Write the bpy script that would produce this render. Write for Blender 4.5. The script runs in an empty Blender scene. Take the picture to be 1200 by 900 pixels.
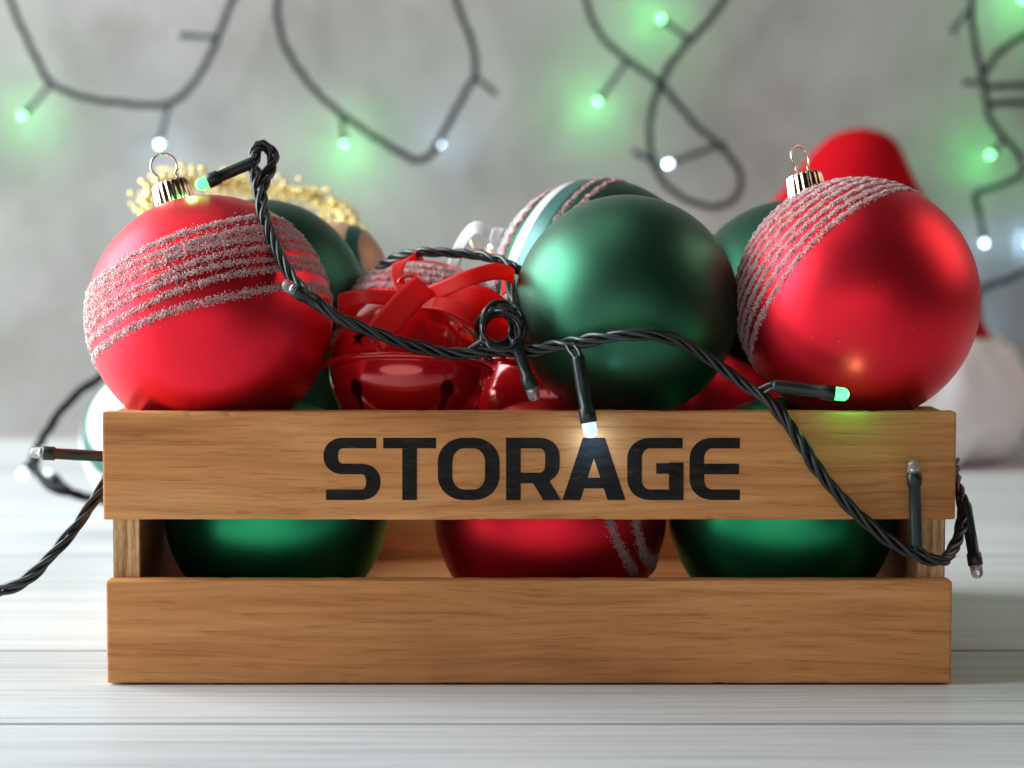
import bpy, bmesh, math, random
import numpy as np
from mathutils import Vector, Matrix, Quaternion

random.seed(7)
RNG = np.random.default_rng(7)
sc = bpy.context.scene
COL = sc.collection
R = math.radians

# ------------------------------------------------------------------ camera
F_PX, CAM_Y, CAM_Z = 2700.0, -0.757, 0.1507
PITCH = math.atan(180 / F_PX)
cam_d = bpy.data.cameras.new('camera')
cam_d.sensor_width = 36.0
cam_d.lens = 36.0 * F_PX / 1200.0
cam_d.clip_start, cam_d.clip_end = 0.01, 50
cam = bpy.data.objects.new('camera', cam_d)
cam.location = (0, CAM_Y, CAM_Z)
cam.rotation_euler = (R(90) - PITCH, 0, 0)
COL.objects.link(cam)
sc.camera = cam
cam_d.dof.use_dof = True
cam_d.dof.focus_distance = 0.760
cam_d.dof.aperture_fstop = 10.5
cam_d.dof.aperture_blades = 0

# ------------------------------------------------------------------ world, lamps, exposure
w = bpy.data.worlds.new('World')
sc.world = w
w.use_nodes = True
w.node_tree.nodes['Background'].inputs[0].default_value = (0.85, 0.9, 1.0, 1)
w.node_tree.nodes['Background'].inputs[1].default_value = 0.01


def area(name, loc, target, sx, sy, power, color):
    l = bpy.data.lights.new(name, 'AREA')
    l.shape = 'RECTANGLE'
    l.size, l.size_y = sx, sy
    l.energy, l.color = power, color
    o = bpy.data.objects.new(name, l)
    o.location = loc
    o.rotation_euler = (Vector(target) - Vector(loc)).to_track_quat('-Z', 'Y').to_euler()
    COL.objects.link(o)
    return o


area('window_light', (-1.15, 0.20, 0.55), (0.0, 0.10, 0.10), 1.25, 1.05, 50.0, (0.88, 0.97, 1.0))
area('overhead_fill', (-0.45, 0.10, 1.55), (-0.05, 0.05, 0.0), 1.2, 0.9, 3.4, (1.0, 0.96, 0.92))  # added overhead fill, no real fixture; lifts ribbon, glitter and table
area('front_low_fill', (-0.20, -1.6, 0.18), (0, 0, 0.06), 2.0, 0.42, 2.9, (1.0, 0.95, 0.90)).data.shape = 'ELLIPSE'  # added fill low in front; brightens crate front and lower balls
area('side_soft_light', (1.15, 0.30, 0.75), (0.05, 0.1, 0.1), 0.8, 0.8, 3.4, (1.0, 0.74, 0.66))

sc.view_settings.view_transform = 'Standard'
sc.view_settings.look = 'None'
sc.view_settings.exposure = 0.0
sc.view_settings.gamma = 1.0
sc.view_settings.use_curve_mapping = False
sc.render.engine = 'CYCLES'
sc.cycles.use_denoising = True
sc.cycles.max_bounces = 8
sc.cycles.sample_clamp_indirect = 6.0
sc.cycles.caustics_reflective = False
sc.cycles.caustics_refractive = False

# ------------------------------------------------------------------ helpers
_cp, _sp = math.cos(PITCH), math.sin(PITCH)


def P(px, py, y):
    """point seen at a pixel of the 1200x900 photograph on the vertical plane at depth y"""
    dx, dv = px - 600.0, 450.0 - py
    d = Vector((dx, _cp * F_PX + _sp * dv, -_sp * F_PX + _cp * dv))
    t = (y - CAM_Y) / d.y
    return Vector((0, CAM_Y, CAM_Z)) + d * t


def mpp(y):
    return (y - CAM_Y) / F_PX


def tag(o, label=None, cat=None, group=None, kind=None):
    if label: o['label'] = label
    if cat: o['category'] = cat
    if group: o['group'] = group
    if kind: o['kind'] = kind
    return o


def empty(name, loc, label=None, cat=None, group=None, rot=None):
    o = bpy.data.objects.new(name, None)
    o.empty_display_size = 0.01
    o.location = loc
    if rot is not None:
        o.rotation_mode = 'QUATERNION'
        o.rotation_quaternion = rot
    COL.objects.link(o)
    return tag(o, label, cat, group)


def link(name, me, mat=None, parent=None, loc=(0, 0, 0), rot=None):
    o = bpy.data.objects.new(name, me)
    if mat is not None and not me.materials:
        me.materials.append(mat)
    o.location = loc
    if rot is not None:
        o.rotation_mode = 'QUATERNION'
        o.rotation_quaternion = rot
    if parent is not None:
        o.parent = parent
    COL.objects.link(o)
    return o


def mesh(name, verts, faces, smooth=True):
    me = bpy.data.meshes.new(name)
    me.from_pydata([tuple(v) for v in verts], [], [tuple(f) for f in faces])
    me.update()
    if smooth:
        me.polygons.foreach_set('use_smooth', [True] * len(me.polygons))
    return me


def fix_normals(me):
    bm = bmesh.new()
    bm.from_mesh(me)
    bmesh.ops.recalc_face_normals(bm, faces=bm.faces)
    bm.to_mesh(me)
    bm.free()
    return me


def sphere_mesh(name, r, seg=96, rings=64):
    bm = bmesh.new()
    bmesh.ops.create_uvsphere(bm, u_segments=seg, v_segments=rings, radius=r)
    me = bpy.data.meshes.new(name)
    bm.to_mesh(me)
    bm.free()
    me.polygons.foreach_set('use_smooth', [True] * len(me.polygons))
    return me


def box_mesh(name, sx, sy, sz, bevel=0.0006, seg=2):
    bm = bmesh.new()
    bmesh.ops.create_cube(bm, size=1)
    for v in bm.verts:
        v.co = Vector((v.co.x * sx, v.co.y * sy, v.co.z * sz))
    if bevel:
        bmesh.ops.bevel(bm, geom=list(bm.edges), offset=bevel, segments=seg, affect='EDGES', profile=0.6)
    me = bpy.data.meshes.new(name)
    bm.to_mesh(me)
    bm.free()
    return me


def lathe(name, prof, seg=64, closed=False, smooth=True):
    n = len(prof)
    V, Fc = [], []
    for i in range(seg):
        a = 2 * math.pi * i / seg
        for (r, z) in prof:
            V.append((r * math.cos(a), r * math.sin(a), z))
    m = n if closed else n - 1
    for i in range(seg):
        j = (i + 1) % seg
        for k in range(m):
            k2 = (k + 1) % n
            Fc.append((i * n + k, j * n + k, j * n + k2, i * n + k2))
    me = mesh(name, V, Fc, smooth)
    bm = bmesh.new()
    bm.from_mesh(me)
    bmesh.ops.remove_doubles(bm, verts=bm.verts, dist=1e-6)
    bmesh.ops.recalc_face_normals(bm, faces=bm.faces)
    bm.to_mesh(me)
    bm.free()
    return me


def catmull(pts, step):
    pts = [np.array(p, float) for p in pts]
    out = []
    q = [2 * pts[0] - pts[1]] + pts + [2 * pts[-1] - pts[-2]]
    for i in range(1, len(q) - 2):
        p0, p1, p2, p3 = q[i - 1], q[i], q[i + 1], q[i + 2]
        n = max(2, int(np.linalg.norm((p2 - p1)[:3]) / step))
        # centripetal-ish: plain uniform with reduced tension
        for k in range(n):
            t = k / n
            out.append(0.5 * ((2 * p1) + (-p0 + p2) * t + (2 * p0 - 5 * p1 + 4 * p2 - p3) * t * t
                              + (-p0 + 3 * p1 - 3 * p2 + p3) * t ** 3))
    out.append(q[-2])
    return np.array(out)


def frames(path):
    T = np.gradient(path, axis=0)
    T /= np.linalg.norm(T, axis=1)[:, None] + 1e-12
    N = np.zeros_like(path)
    ref = np.array([0.0, -1.0, 0.3])
    n = ref - T[0] * ref.dot(T[0])
    n /= np.linalg.norm(n)
    for i in range(len(path)):
        n = n - T[i] * n.dot(T[i])
        n /= np.linalg.norm(n) + 1e-12
        N[i] = n
    return T, N, np.cross(T, N)


def tube_data(path, rad, seg=8, cap=True, base=0):
    path = np.asarray(path)
    T, N, B = frames(path)
    n = len(path)
    rad = np.full(n, rad) if np.isscalar(rad) else np.asarray(rad)
    a = np.linspace(0, 2 * math.pi, seg, endpoint=False)
    V = path[:, None, :] + rad[:, None, None] * (np.cos(a)[None, :, None] * N[:, None, :] + np.sin(a)[None, :, None] * B[:, None, :])
    V = V.reshape(-1, 3)
    Fc = []
    for i in range(n - 1):
        for k in range(seg):
            k2 = (k + 1) % seg
            Fc.append((base + i * seg + k, base + i * seg + k2, base + (i + 1) * seg + k2, base + (i + 1) * seg + k))
    if cap:
        Fc.append(tuple(base + k for k in range(seg))[::-1])
        Fc.append(tuple(base + (n - 1) * seg + k for k in range(seg)))
    return V.tolist(), Fc


def tube(name, path, rad, seg=8, mat=None, parent=None):
    V, Fc = tube_data(path, rad, seg)
    return link(name, fix_normals(mesh(name, V, Fc)), mat, parent)


def local(pts, parent):
    """world points into the space of an unrotated thing"""
    o = Vector(parent.location)
    return [Vector(p) - o for p in pts]


def strands(name, path, n_str, r_str, r_off, pitch, mat, parent, seg=6, loose=0.25, seed=0, phase=0.0):
    """one twisted cable: its n strands joined as one part"""
    rng = np.random.default_rng(seed)
    path = np.asarray(path)
    T, N, B = frames(path)
    s = np.concatenate([[0], np.cumsum(np.linalg.norm(np.diff(path, axis=0), axis=1))])
    ph = rng.uniform(0, 6.28, 4)
    V, Fc = [], []
    for k in range(n_str):
        wob = 1 + loose * np.sin(s * 95 + ph[0] + k * 2.1) * np.sin(s * 41 + ph[1])
        ang = phase + 2 * math.pi * (s / pitch + k / n_str) + 0.55 * np.sin(s * 62 + ph[2]) + 0.5 * np.sin(s * 27 + ph[3])
        p = path + (r_off * wob)[:, None] * (np.cos(ang)[:, None] * N + np.sin(ang)[:, None] * B)
        v, f = tube_data(p, r_str, seg, True, len(V))
        V += v
        Fc += f
    return link(name, mesh(name, V, Fc), mat, parent)


def strip(name, path, side, width, thick=0.00035, mat=None, parent=None, cut=0.0, cup=0.0):
    """ribbon: path (N,3), side (N,3) directions across it"""
    path = np.asarray(path)
    side = np.asarray(side, float)
    T = np.gradient(path, axis=0)
    T /= np.linalg.norm(T, axis=1)[:, None]
    side = side - T * (side * T).sum(1)[:, None]
    side /= np.linalg.norm(side, axis=1)[:, None]
    nrm = np.cross(T, side)
    n = len(path)
    width = np.full(n, width) if np.isscalar(width) else np.asarray(width)
    m = 7
    V, Fc = [], []
    for layer in (1, -1):
        for i in range(n):
            for j in range(m):
                u = j / (m - 1) * 2 - 1
                p = path[i] + side[i] * u * width[i] / 2 + nrm[i] * (layer * thick / 2 + cup * width[i] * (1 - u * u))
                if cut and i == n - 1:
                    p = p + T[i] * cut * u * width[i]
                V.append(p)
    L = n * m
    for i in range(n - 1):
        for j in range(m - 1):
            a = i * m + j
            Fc.append((a, a + 1, a + m + 1, a + m))
            Fc.append((L + a, L + a + m, L + a + m + 1, L + a + 1))
        a, b = i * m, i * m + m - 1
        Fc.append((a, a + m, L + a + m, L + a))
        Fc.append((b, L + b, L + b + m, b + m))
    for j in range(m - 1):
        a = j
        Fc.append((a, L + a, L + a + 1, a + 1))
        a = (n - 1) * m + j
        Fc.append((a, a + 1, L + a + 1, L + a))
    return link(name, fix_normals(mesh(name, V, Fc)), mat, parent)


# ------------------------------------------------------------------ materials
def new_mat(name):
    m = bpy.data.materials.new(name)
    m.use_nodes = True
    nt = m.node_tree
    return m, nt, nt.nodes['Principled BSDF']


def nd(nt, t, **kw):
    n = nt.nodes.new(t)
    for k, v in kw.items():
        if k in n.inputs:
            n.inputs[k].default_value = v
        else:
            setattr(n, k, v)
    return n


def ramp(nt, fac, stops):
    r = nt.nodes.new('ShaderNodeValToRGB')
    e = r.color_ramp.elements
    while len(e) < len(stops):
        e.new(0.5)
    for el, (p, c) in zip(e, stops):
        el.position = p
        el.color = (*c, 1) if len(c) == 3 else c
    nt.links.new(fac, r.inputs[0])
    return r.outputs[0]


def plain(name, color, rough=0.5, metal=0.0, **kw):
    m, nt, b = new_mat(name)
    b.inputs['Base Color'].default_value = (*color, 1)
    b.inputs['Roughness'].default_value = rough
    b.inputs['Metallic'].default_value = metal
    for k, v in kw.items():
        b.inputs[k.replace('_', ' ')].default_value = v
    return m


def mapped(nt, scale, rand=True):
    tc = nd(nt, 'ShaderNodeTexCoord')
    mp = nd(nt, 'ShaderNodeMapping')
    mp.inputs['Scale'].default_value = scale
    src = tc.outputs['Object']
    if rand:
        oi = nd(nt, 'ShaderNodeObjectInfo')
        mul = nd(nt, 'ShaderNodeVectorMath', operation='SCALE')
        cmb = nd(nt, 'ShaderNodeCombineXYZ')
        for k in range(3):
            nt.links.new(oi.outputs['Random'], cmb.inputs[k])
        nt.links.new(cmb.outputs[0], mul.inputs[0])
        mul.inputs['Scale'].default_value = 7.3
        add = nd(nt, 'ShaderNodeVectorMath', operation='ADD')
        nt.links.new(src, add.inputs[0])
        nt.links.new(mul.outputs[0], add.inputs[1])
        src = add.outputs[0]
    nt.links.new(src, mp.inputs[0])
    return mp.outputs[0]


def noise(nt, vec, scale, detail=6, rough=0.6, dist=0.0):
    n = nd(nt, 'ShaderNodeTexNoise', Scale=scale, Detail=detail, Roughness=rough, Distortion=dist)
    nt.links.new(vec, n.inputs['Vector'])
    return n.outputs['Fac']


def mixc(nt, fac, a, b, mode='MIX'):
    m = nd(nt, 'ShaderNodeMix', data_type='RGBA', blend_type=mode)
    for sock, v in ((m.inputs[0], fac), (m.inputs[6], a), (m.inputs[7], b)):
        if hasattr(v, 'links'):
            nt.links.new(v, sock)
        else:
            sock.default_value = v if isinstance(v, float) else (*v, 1)
    return m.outputs[2]


def bump(nt, b, height, strength, dist):
    n = nd(nt, 'ShaderNodeBump', Strength=strength, Distance=dist)
    nt.links.new(height, n.inputs['Height'])
    nt.links.new(n.outputs[0], b.inputs['Normal'])


def wood_mat(name, light, mid, dark, axis=0, contrast=1.0):
    m, nt, b = new_mat(name)
    s1 = [46.0, 46.0, 46.0]; s1[axis] = 2.4
    s2 = [420.0, 420.0, 420.0]; s2[axis] = 13.0
    s3 = [1500.0, 1500.0, 1500.0]; s3[axis] = 55.0
    # the fibres wander: shift the cross-grain coordinates by a slow noise
    def bent(sc_):
        tc = nd(nt, 'ShaderNodeTexCoord')
        oi = nd(nt, 'ShaderNodeObjectInfo')
        ad = nd(nt, 'ShaderNodeVectorMath', operation='MULTIPLY_ADD')
        cmb = nd(nt, 'ShaderNodeCombineXYZ')
        for k in range(3):
            nt.links.new(oi.outputs['Random'], cmb.inputs[k])
        nt.links.new(cmb.outputs[0], ad.inputs[0])
        ad.inputs[1].default_value = (7.3, 5.1, 3.7)
        nt.links.new(tc.outputs['Object'], ad.inputs[2])
        ns = [16.0, 16.0, 16.0]; ns[axis] = 7.0
        mp0 = nd(nt, 'ShaderNodeMapping'); mp0.inputs['Scale'].default_value = ns
        nt.links.new(ad.outputs[0], mp0.inputs[0])
        nn = nd(nt, 'ShaderNodeTexNoise', Scale=1.0, Detail=2.0)
        nt.links.new(mp0.outputs[0], nn.inputs['Vector'])
        ma = nd(nt, 'ShaderNodeVectorMath', operation='MULTIPLY_ADD')
        nt.links.new(nn.outputs['Color'], ma.inputs[0])
        am = [0.013, 0.013, 0.013]; am[axis] = 0.0
        ma.inputs[1].default_value = am
        nt.links.new(ad.outputs[0], ma.inputs[2])
        mp1 = nd(nt, 'ShaderNodeMapping'); mp1.inputs['Scale'].default_value = sc_
        nt.links.new(ma.outputs[0], mp1.inputs[0])
        return mp1.outputs[0]
    v1, v2, v3 = bent(s1), bent(s2), bent(s3)
    s4 = [60.0, 60.0, 60.0]; s4[axis] = 2.6
    n4 = noise(nt, bent(s4), 1.0, 5, 0.6, 0.8)
    n5 = noise(nt, mapped(nt, (9, 9, 14)), 1.0, 3, 0.5)
    n1 = noise(nt, v1, 1.0, 6, 0.62, 2.2)
    n2 = noise(nt, v2, 1.0, 4, 0.6, 0.4)
    n3 = noise(nt, v3, 1.0, 2, 0.5)
    base = ramp(nt, n1, [(0.28, light), (0.50, mid), (0.62, mid), (0.74, dark)])
    fib = ramp(nt, n2, [(0.30, (0.62, 0.55, 0.48)), (0.46, (0.92, 0.90, 0.88)), (0.66, (1.10, 1.09, 1.08))])
    c = mixc(nt, 0.75 * contrast, base, fib, 'MULTIPLY')
    streak = ramp(nt, n4, [(0.50, (1, 1, 1)), (0.61, (0.84, 0.75, 0.66)), (0.72, (0.60, 0.48, 0.38))])
    c = mixc(nt, 0.8 * contrast, c, streak, 'MULTIPLY')
    blotch = ramp(nt, n5, [(0.30, (0.58, 0.50, 0.42)), (0.46, (0.92, 0.90, 0.87)), (0.62, (1.08, 1.08, 1.08))])
    c = mixc(nt, 0.8, c, blotch, 'MULTIPLY')
    oi = nd(nt, 'ShaderNodeObjectInfo')
    tone = ramp(nt, oi.outputs['Random'], [(0.0, (0.84, 0.80, 0.76)), (0.5, (1, 1, 1)), (1.0, (1.06, 1.07, 1.10))])
    c = mixc(nt, 1.0, c, tone, 'MULTIPLY')
    pore = ramp(nt, n3, [(0.29, (0.60, 0.52, 0.45)), (0.42, (1, 1, 1))])
    c = mixc(nt, 0.6, c, pore, 'MULTIPLY')
    nt.links.new(c, b.inputs['Base Color'])
    b.inputs['Roughness'].default_value = 0.55
    b.inputs['Specular IOR Level'].default_value = 0.3
    bump(nt, b, n2, 0.35, 0.0004)
    return m


M = {}
M['wood'] = wood_mat('oiled_wood', (0.80, 0.395, 0.150), (0.70, 0.308, 0.104), (0.50, 0.182, 0.056))
M['wood_end'] = wood_mat('end_wood', (0.46, 0.25, 0.11), (0.36, 0.18, 0.075), (0.18, 0.08, 0.03), axis=1)


def ply():
    m, nt, b = new_mat('plywood_edge')
    tc = nd(nt, 'ShaderNodeTexCoord')
    mp = nd(nt, 'ShaderNodeMapping')
    mp.inputs['Scale'].default_value = (420, 60, 26)
    nt.links.new(tc.outputs['Object'], mp.inputs[0])
    n1 = noise(nt, mp.outputs[0], 1.0, 4, 0.6, 0.3)
    mp2 = nd(nt, 'ShaderNodeMapping')
    mp2.inputs['Scale'].default_value = (900, 200, 240)
    nt.links.new(tc.outputs['Object'], mp2.inputs[0])
    n2 = noise(nt, mp2.outputs[0], 1.0, 3, 0.6)
    c = ramp(nt, n1, [(0.32, (0.10, 0.045, 0.018)), (0.42, (0.48, 0.27, 0.11)), (0.58, (0.80, 0.55, 0.28)), (0.75, (0.52, 0.29, 0.12))])
    c = mixc(nt, 0.6, c, ramp(nt, n2, [(0.3, (0.5, 0.42, 0.35)), (0.55, (1, 1, 1))]), 'MULTIPLY')
    nt.links.new(c, b.inputs['Base Color'])
    b.inputs['Roughness'].default_value = 0.75
    bump(nt, b, n1, 0.6, 0.0006)
    return m


M['ply'] = ply()


def table_mat():
    m, nt, b = new_mat('whitewashed_wood')
    v1 = mapped(nt, (2.6, 46, 46))
    v2 = mapped(nt, (8, 420, 420))
    v3 = mapped(nt, (1.3, 7, 7))
    n1 = noise(nt, v1, 1.0, 7, 0.66, 1.6)
    n2 = noise(nt, v2, 1.0, 4, 0.6, 0.3)
    n3 = noise(nt, v3, 1.0, 4, 0.5)
    base = ramp(nt, n1, [(0.30, (0.72, 0.72, 0.72)), (0.50, (0.67, 0.672, 0.675)), (0.62, (0.57, 0.575, 0.59)), (0.76, (0.41, 0.42, 0.435))])
    fib = ramp(nt, n2, [(0.33, (0.62, 0.635, 0.655)), (0.52, (1, 1, 1))])
    c = mixc(nt, 0.65, base, fib, 'MULTIPLY')
    worn = ramp(nt, n3, [(0.40, (1, 1, 1)), (0.68, (0.80, 0.815, 0.83))])
    c = mixc(nt, 0.8, c, worn, 'MULTIPLY')
    nt.links.new(c, b.inputs['Base Color'])
    b.inputs['Roughness'].default_value = 0.42
    bump(nt, b, n2, 0.3, 0.0006)
    return m


M['table'] = table_mat()


def wall_mat():
    m, nt, b = new_mat('grey_plaster')
    v = mapped(nt, (1, 1, 1), False)
    n1 = noise(nt, v, 6.5, 6, 0.62, 0.5)
    n2 = noise(nt, v, 26.0, 6, 0.65)
    c = ramp(nt, n1, [(0.30, (0.225, 0.210, 0.195)), (0.50, (0.300, 0.282, 0.266)), (0.70, (0.36, 0.340, 0.322))])
    c = mixc(nt, 0.22, c, ramp(nt, n2, [(0.30, (0.62, 0.61, 0.60)), (0.6, (1, 1, 1))]), 'MULTIPLY')
    nt.links.new(c, b.inputs['Base Color'])
    b.inputs['Roughness'].default_value = 0.85
    bump(nt, b, n2, 0.35, 0.004)
    return m


M['wall'] = wall_mat()


def satin(name, color, rough=0.40, metal=0.90, coat=0.55):
    m, nt, b = new_mat(name)
    v = mapped(nt, (1, 1, 1), False)
    n = noise(nt, v, 2600.0, 2, 0.5)
    nl = noise(nt, v, 60.0, 3, 0.5)
    vo = nd(nt, 'ShaderNodeTexVoronoi', Scale=420.0)
    nt.links.new(v, vo.inputs['Vector'])
    lim = nd(nt, 'ShaderNodeMath', operation='LESS_THAN')
    nt.links.new(vo.outputs['Distance'], lim.inputs[0])
    lim.inputs[1].default_value = 0.085
    sep = nd(nt, 'ShaderNodeSeparateColor')
    nt.links.new(vo.outputs['Color'], sep.inputs[0])
    rare = nd(nt, 'ShaderNodeMath', operation='GREATER_THAN')
    nt.links.new(sep.outputs[0], rare.inputs[0])
    rare.inputs[1].default_value = 0.86
    sp = nd(nt, 'ShaderNodeMath', operation='MULTIPLY')
    nt.links.new(lim.outputs[0], sp.inputs[0])
    nt.links.new(rare.outputs[0], sp.inputs[1])
    sp2 = nd(nt, 'ShaderNodeMath', operation='MULTIPLY')
    nt.links.new(sp.outputs[0], sp2.inputs[0])
    sp2.inputs[1].default_value = 0.35
    nt.links.new(mixc(nt, sp2.outputs[0], color, (0.55, 0.53, 0.52)), b.inputs['Base Color'])
    b.inputs['Metallic'].default_value = metal
    b.inputs['Coat Weight'].default_value = coat
    b.inputs['Coat Roughness'].default_value = 0.48
    mr = nd(nt, 'ShaderNodeMapRange')
    nt.links.new(nl, mr.inputs[0])
    mr.inputs[3].default_value = rough - 0.025
    mr.inputs[4].default_value = rough + 0.025
    nt.links.new(mr.outputs[0], b.inputs['Roughness'])
    bump(nt, b, n, 0.12, 0.0001)
    return m


M['red'] = satin('red_satin', (0.96, 0.006, 0.028), 0.42, 0.91, 0.40)
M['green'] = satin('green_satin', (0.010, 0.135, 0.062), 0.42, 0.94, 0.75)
M['gap_lit_green'] = satin('gap_lit_green_satin', (0.022, 0.42, 0.17), 0.38, 0.97, 0.2)  # green satin with the glow through the slat gap put into its colour
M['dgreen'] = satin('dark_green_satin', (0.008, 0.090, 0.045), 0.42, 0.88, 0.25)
M['tan'] = satin('tan_satin', (0.62, 0.36, 0.20), 0.5, 0.3)
M['white_satin'] = plain('white_satin', (0.82, 0.82, 0.80), 0.35)
M['teal'] = satin('teal_satin', (0.03, 0.15, 0.13), 0.4, 0.5)
M['silver'] = plain('silver_paint', (0.70, 0.72, 0.71), 0.35, 0.3)
M['glitter'] = plain('pink_glitter', (1.0, 0.60, 0.61), 0.25, 0.0, Specular_IOR_Level=0.9)
M['spark'] = plain('white_spark', (1.0, 0.90, 0.89), 0.12, 0.15, Specular_IOR_Level=1.0)
for _k in ('glitter', 'spark'):
    _nt = M[_k].node_tree
    _p = _nt.nodes['Principled BSDF']
    _t = nd(_nt, 'ShaderNodeBsdfTranslucent')
    _t.inputs[0].default_value = (1.0, 0.74, 0.74, 1)
    _mx = nd(_nt, 'ShaderNodeMixShader')
    _mx.inputs[0].default_value = 0.58 if _k == 'glitter' else 0.35
    _nt.links.new(_p.outputs[0], _mx.inputs[1])
    _nt.links.new(_t.outputs[0], _mx.inputs[2])
    _nt.links.new(_mx.outputs[0], _nt.nodes['Material Output'].inputs[0])
M['glitter_p'] = plain('pale_pink_glitter', (1.0, 0.70, 0.69), 0.25, 0.0, Specular_IOR_Level=0.9)
M['glitter_w'] = plain('white_glitter', (0.88, 0.84, 0.84), 0.2, 0.2)
M['glitter_r'] = plain('red_glitter', (0.55, 0.05, 0.08), 0.25, 0.3)
M['cap'] = plain('rose_gold', (0.83, 0.62, 0.45), 0.2, 1.0)
M['bell'] = plain('red_enamel', (0.78, 0.010, 0.016), 0.16, 0.22, Coat_Weight=0.8, Coat_Roughness=0.06)
M['ribbon'] = plain('red_ribbon', (1.0, 0.022, 0.020), 0.45, 0.0, Sheen_Weight=0.1, Sheen_Roughness=0.4)
_nt = M['ribbon'].node_tree
_p = _nt.nodes['Principled BSDF']
_t = nd(_nt, 'ShaderNodeBsdfTranslucent')
_t.inputs[0].default_value = (1.0, 0.03, 0.025, 1)
_mx = nd(_nt, 'ShaderNodeMixShader')
_mx.inputs[0].default_value = 0.45
_nt.links.new(_p.outputs[0], _mx.inputs[1])
_nt.links.new(_t.outputs[0], _mx.inputs[2])
_nt.links.new(_mx.outputs[0], _nt.nodes['Material Output'].inputs[0])
_w = noise(_nt, mapped(_nt, (2600, 2600, 700), False), 1.0, 2, 0.5)
bump(_nt, _p, _w, 0.25, 0.0002)
M['wribbon'] = plain('white_ribbon', (0.85, 0.85, 0.85), 0.4)
M['cable'] = plain('dark_green_pvc', (0.016, 0.020, 0.020), 0.30, 0.0, Specular_IOR_Level=0.6)
M['cable_matt'] = plain('matt_green_pvc', (0.006, 0.008, 0.008), 0.55, 0.0, Specular_IOR_Level=0.25)
M['holder'] = plain('dark_green_sleeve', (0.012, 0.022, 0.020), 0.36)
M['ink'] = plain('black_ink', (0.010, 0.010, 0.012), 0.8, 0.0, Specular_IOR_Level=0.2)
_nt = M['ink'].node_tree
_n = noise(_nt, mapped(_nt, (160, 900, 900), False), 1.0, 4, 0.65)
_a = ramp(_nt, _n, [(0.27, (0.45, 0.45, 0.45)), (0.38, (0.93, 0.93, 0.93)), (0.6, (0.97, 0.97, 0.97))])
_nt.links.new(_a, _nt.nodes['Principled BSDF'].inputs['Alpha'])
_n2 = noise(_nt, mapped(_nt, (120, 260, 420), False), 1.0, 5, 0.7)
_nt.links.new(ramp(_nt, _n2, [(0.35, (0.007, 0.007, 0.008)), (0.62, (0.022, 0.019, 0.017)), (0.78, (0.050, 0.038, 0.028))]), _nt.nodes['Principled BSDF'].inputs['Base Color'])
M['gold'] = plain('gold_bead', (1.0, 0.80, 0.34), 0.12, 0.6)
M['felt'] = plain('red_felt', (0.46, 0.003, 0.009), 0.95, 0.0, Specular_IOR_Level=0.08)
M['fur'] = plain('white_fur', (0.92, 0.90, 0.90), 0.95, 0.0, Sheen_Weight=0.4)
M['clear'] = plain('clear_bulb', (0.95, 0.95, 0.95), 0.08, 0.0, Transmission_Weight=0.85, IOR=1.45)
M['chip'] = plain('led_chip', (0.75, 0.75, 0.72), 0.3, 0.9)
M['nail'] = plain('nail_steel', (0.05, 0.03, 0.02), 0.6, 0.3)


def emit(name, color, strength):
    m, nt, b = new_mat(name)
    b.inputs['Base Color'].default_value = (*color, 1)
    b.inputs['Emission Color'].default_value = (*color, 1)
    b.inputs['Emission Strength'].default_value = strength
    b.inputs['Roughness'].default_value = 0.15
    return m


M['lit_green'] = emit('lit_green_bulb', (0.06, 0.9, 0.15), 4)
M['lit_white'] = emit('lit_white_bulb', (0.40, 0.62, 1.0), 1.5)
M['far_green'] = emit('lit_green_wall_bulb', (0.24, 1.0, 0.38), 5)
M['faint'] = emit('faint_bulb', (0.85, 0.95, 1.0), 1.1)
M['far_white'] = emit('lit_white_wall_bulb', (0.66, 0.86, 1.0), 9)

# ------------------------------------------------------------------ wall and table
WALL_Y = 0.905
me = box_mesh('wall', 4.0, 0.1, 2.4, 0)
wall = link('wall', me, M['wall'], None, (0, WALL_Y + 0.05, 1.15))
tag(wall, 'mottled grey plaster wall behind the table', kind='structure')

table = empty('table', (0, 0, 0), 'white washed plank table top the crate stands on', 'table')
PLANK = 0.122
plank_mesh = box_mesh('plank', 2.6, PLANK - 0.0016, 0.02, 0.0011, 2)
for k in range(-12, 8):
    yc = -0.059 + PLANK * (k + 0.5)
    if yc - PLANK / 2 > WALL_Y - 0.02:
        break
    o = link('plank', plank_mesh, M['table'], table, (0, yc, -0.01 + 0.0003 * math.sin(k * 2.3)))

# ------------------------------------------------------------------ crate
CX, CW, CD = 0.0057, 0.2805, 0.215
T_S, T_E = 0.009, 0.0092
LO0, LO1, UP0, UP1 = 0.0006, 0.0348, P(600, 609, 0).z, P(600, 483, 0).z
crate = empty('wooden_crate', (CX, CD / 2, 0), 'small slatted wooden crate with STORAGE printed across its front', 'crate')


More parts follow.
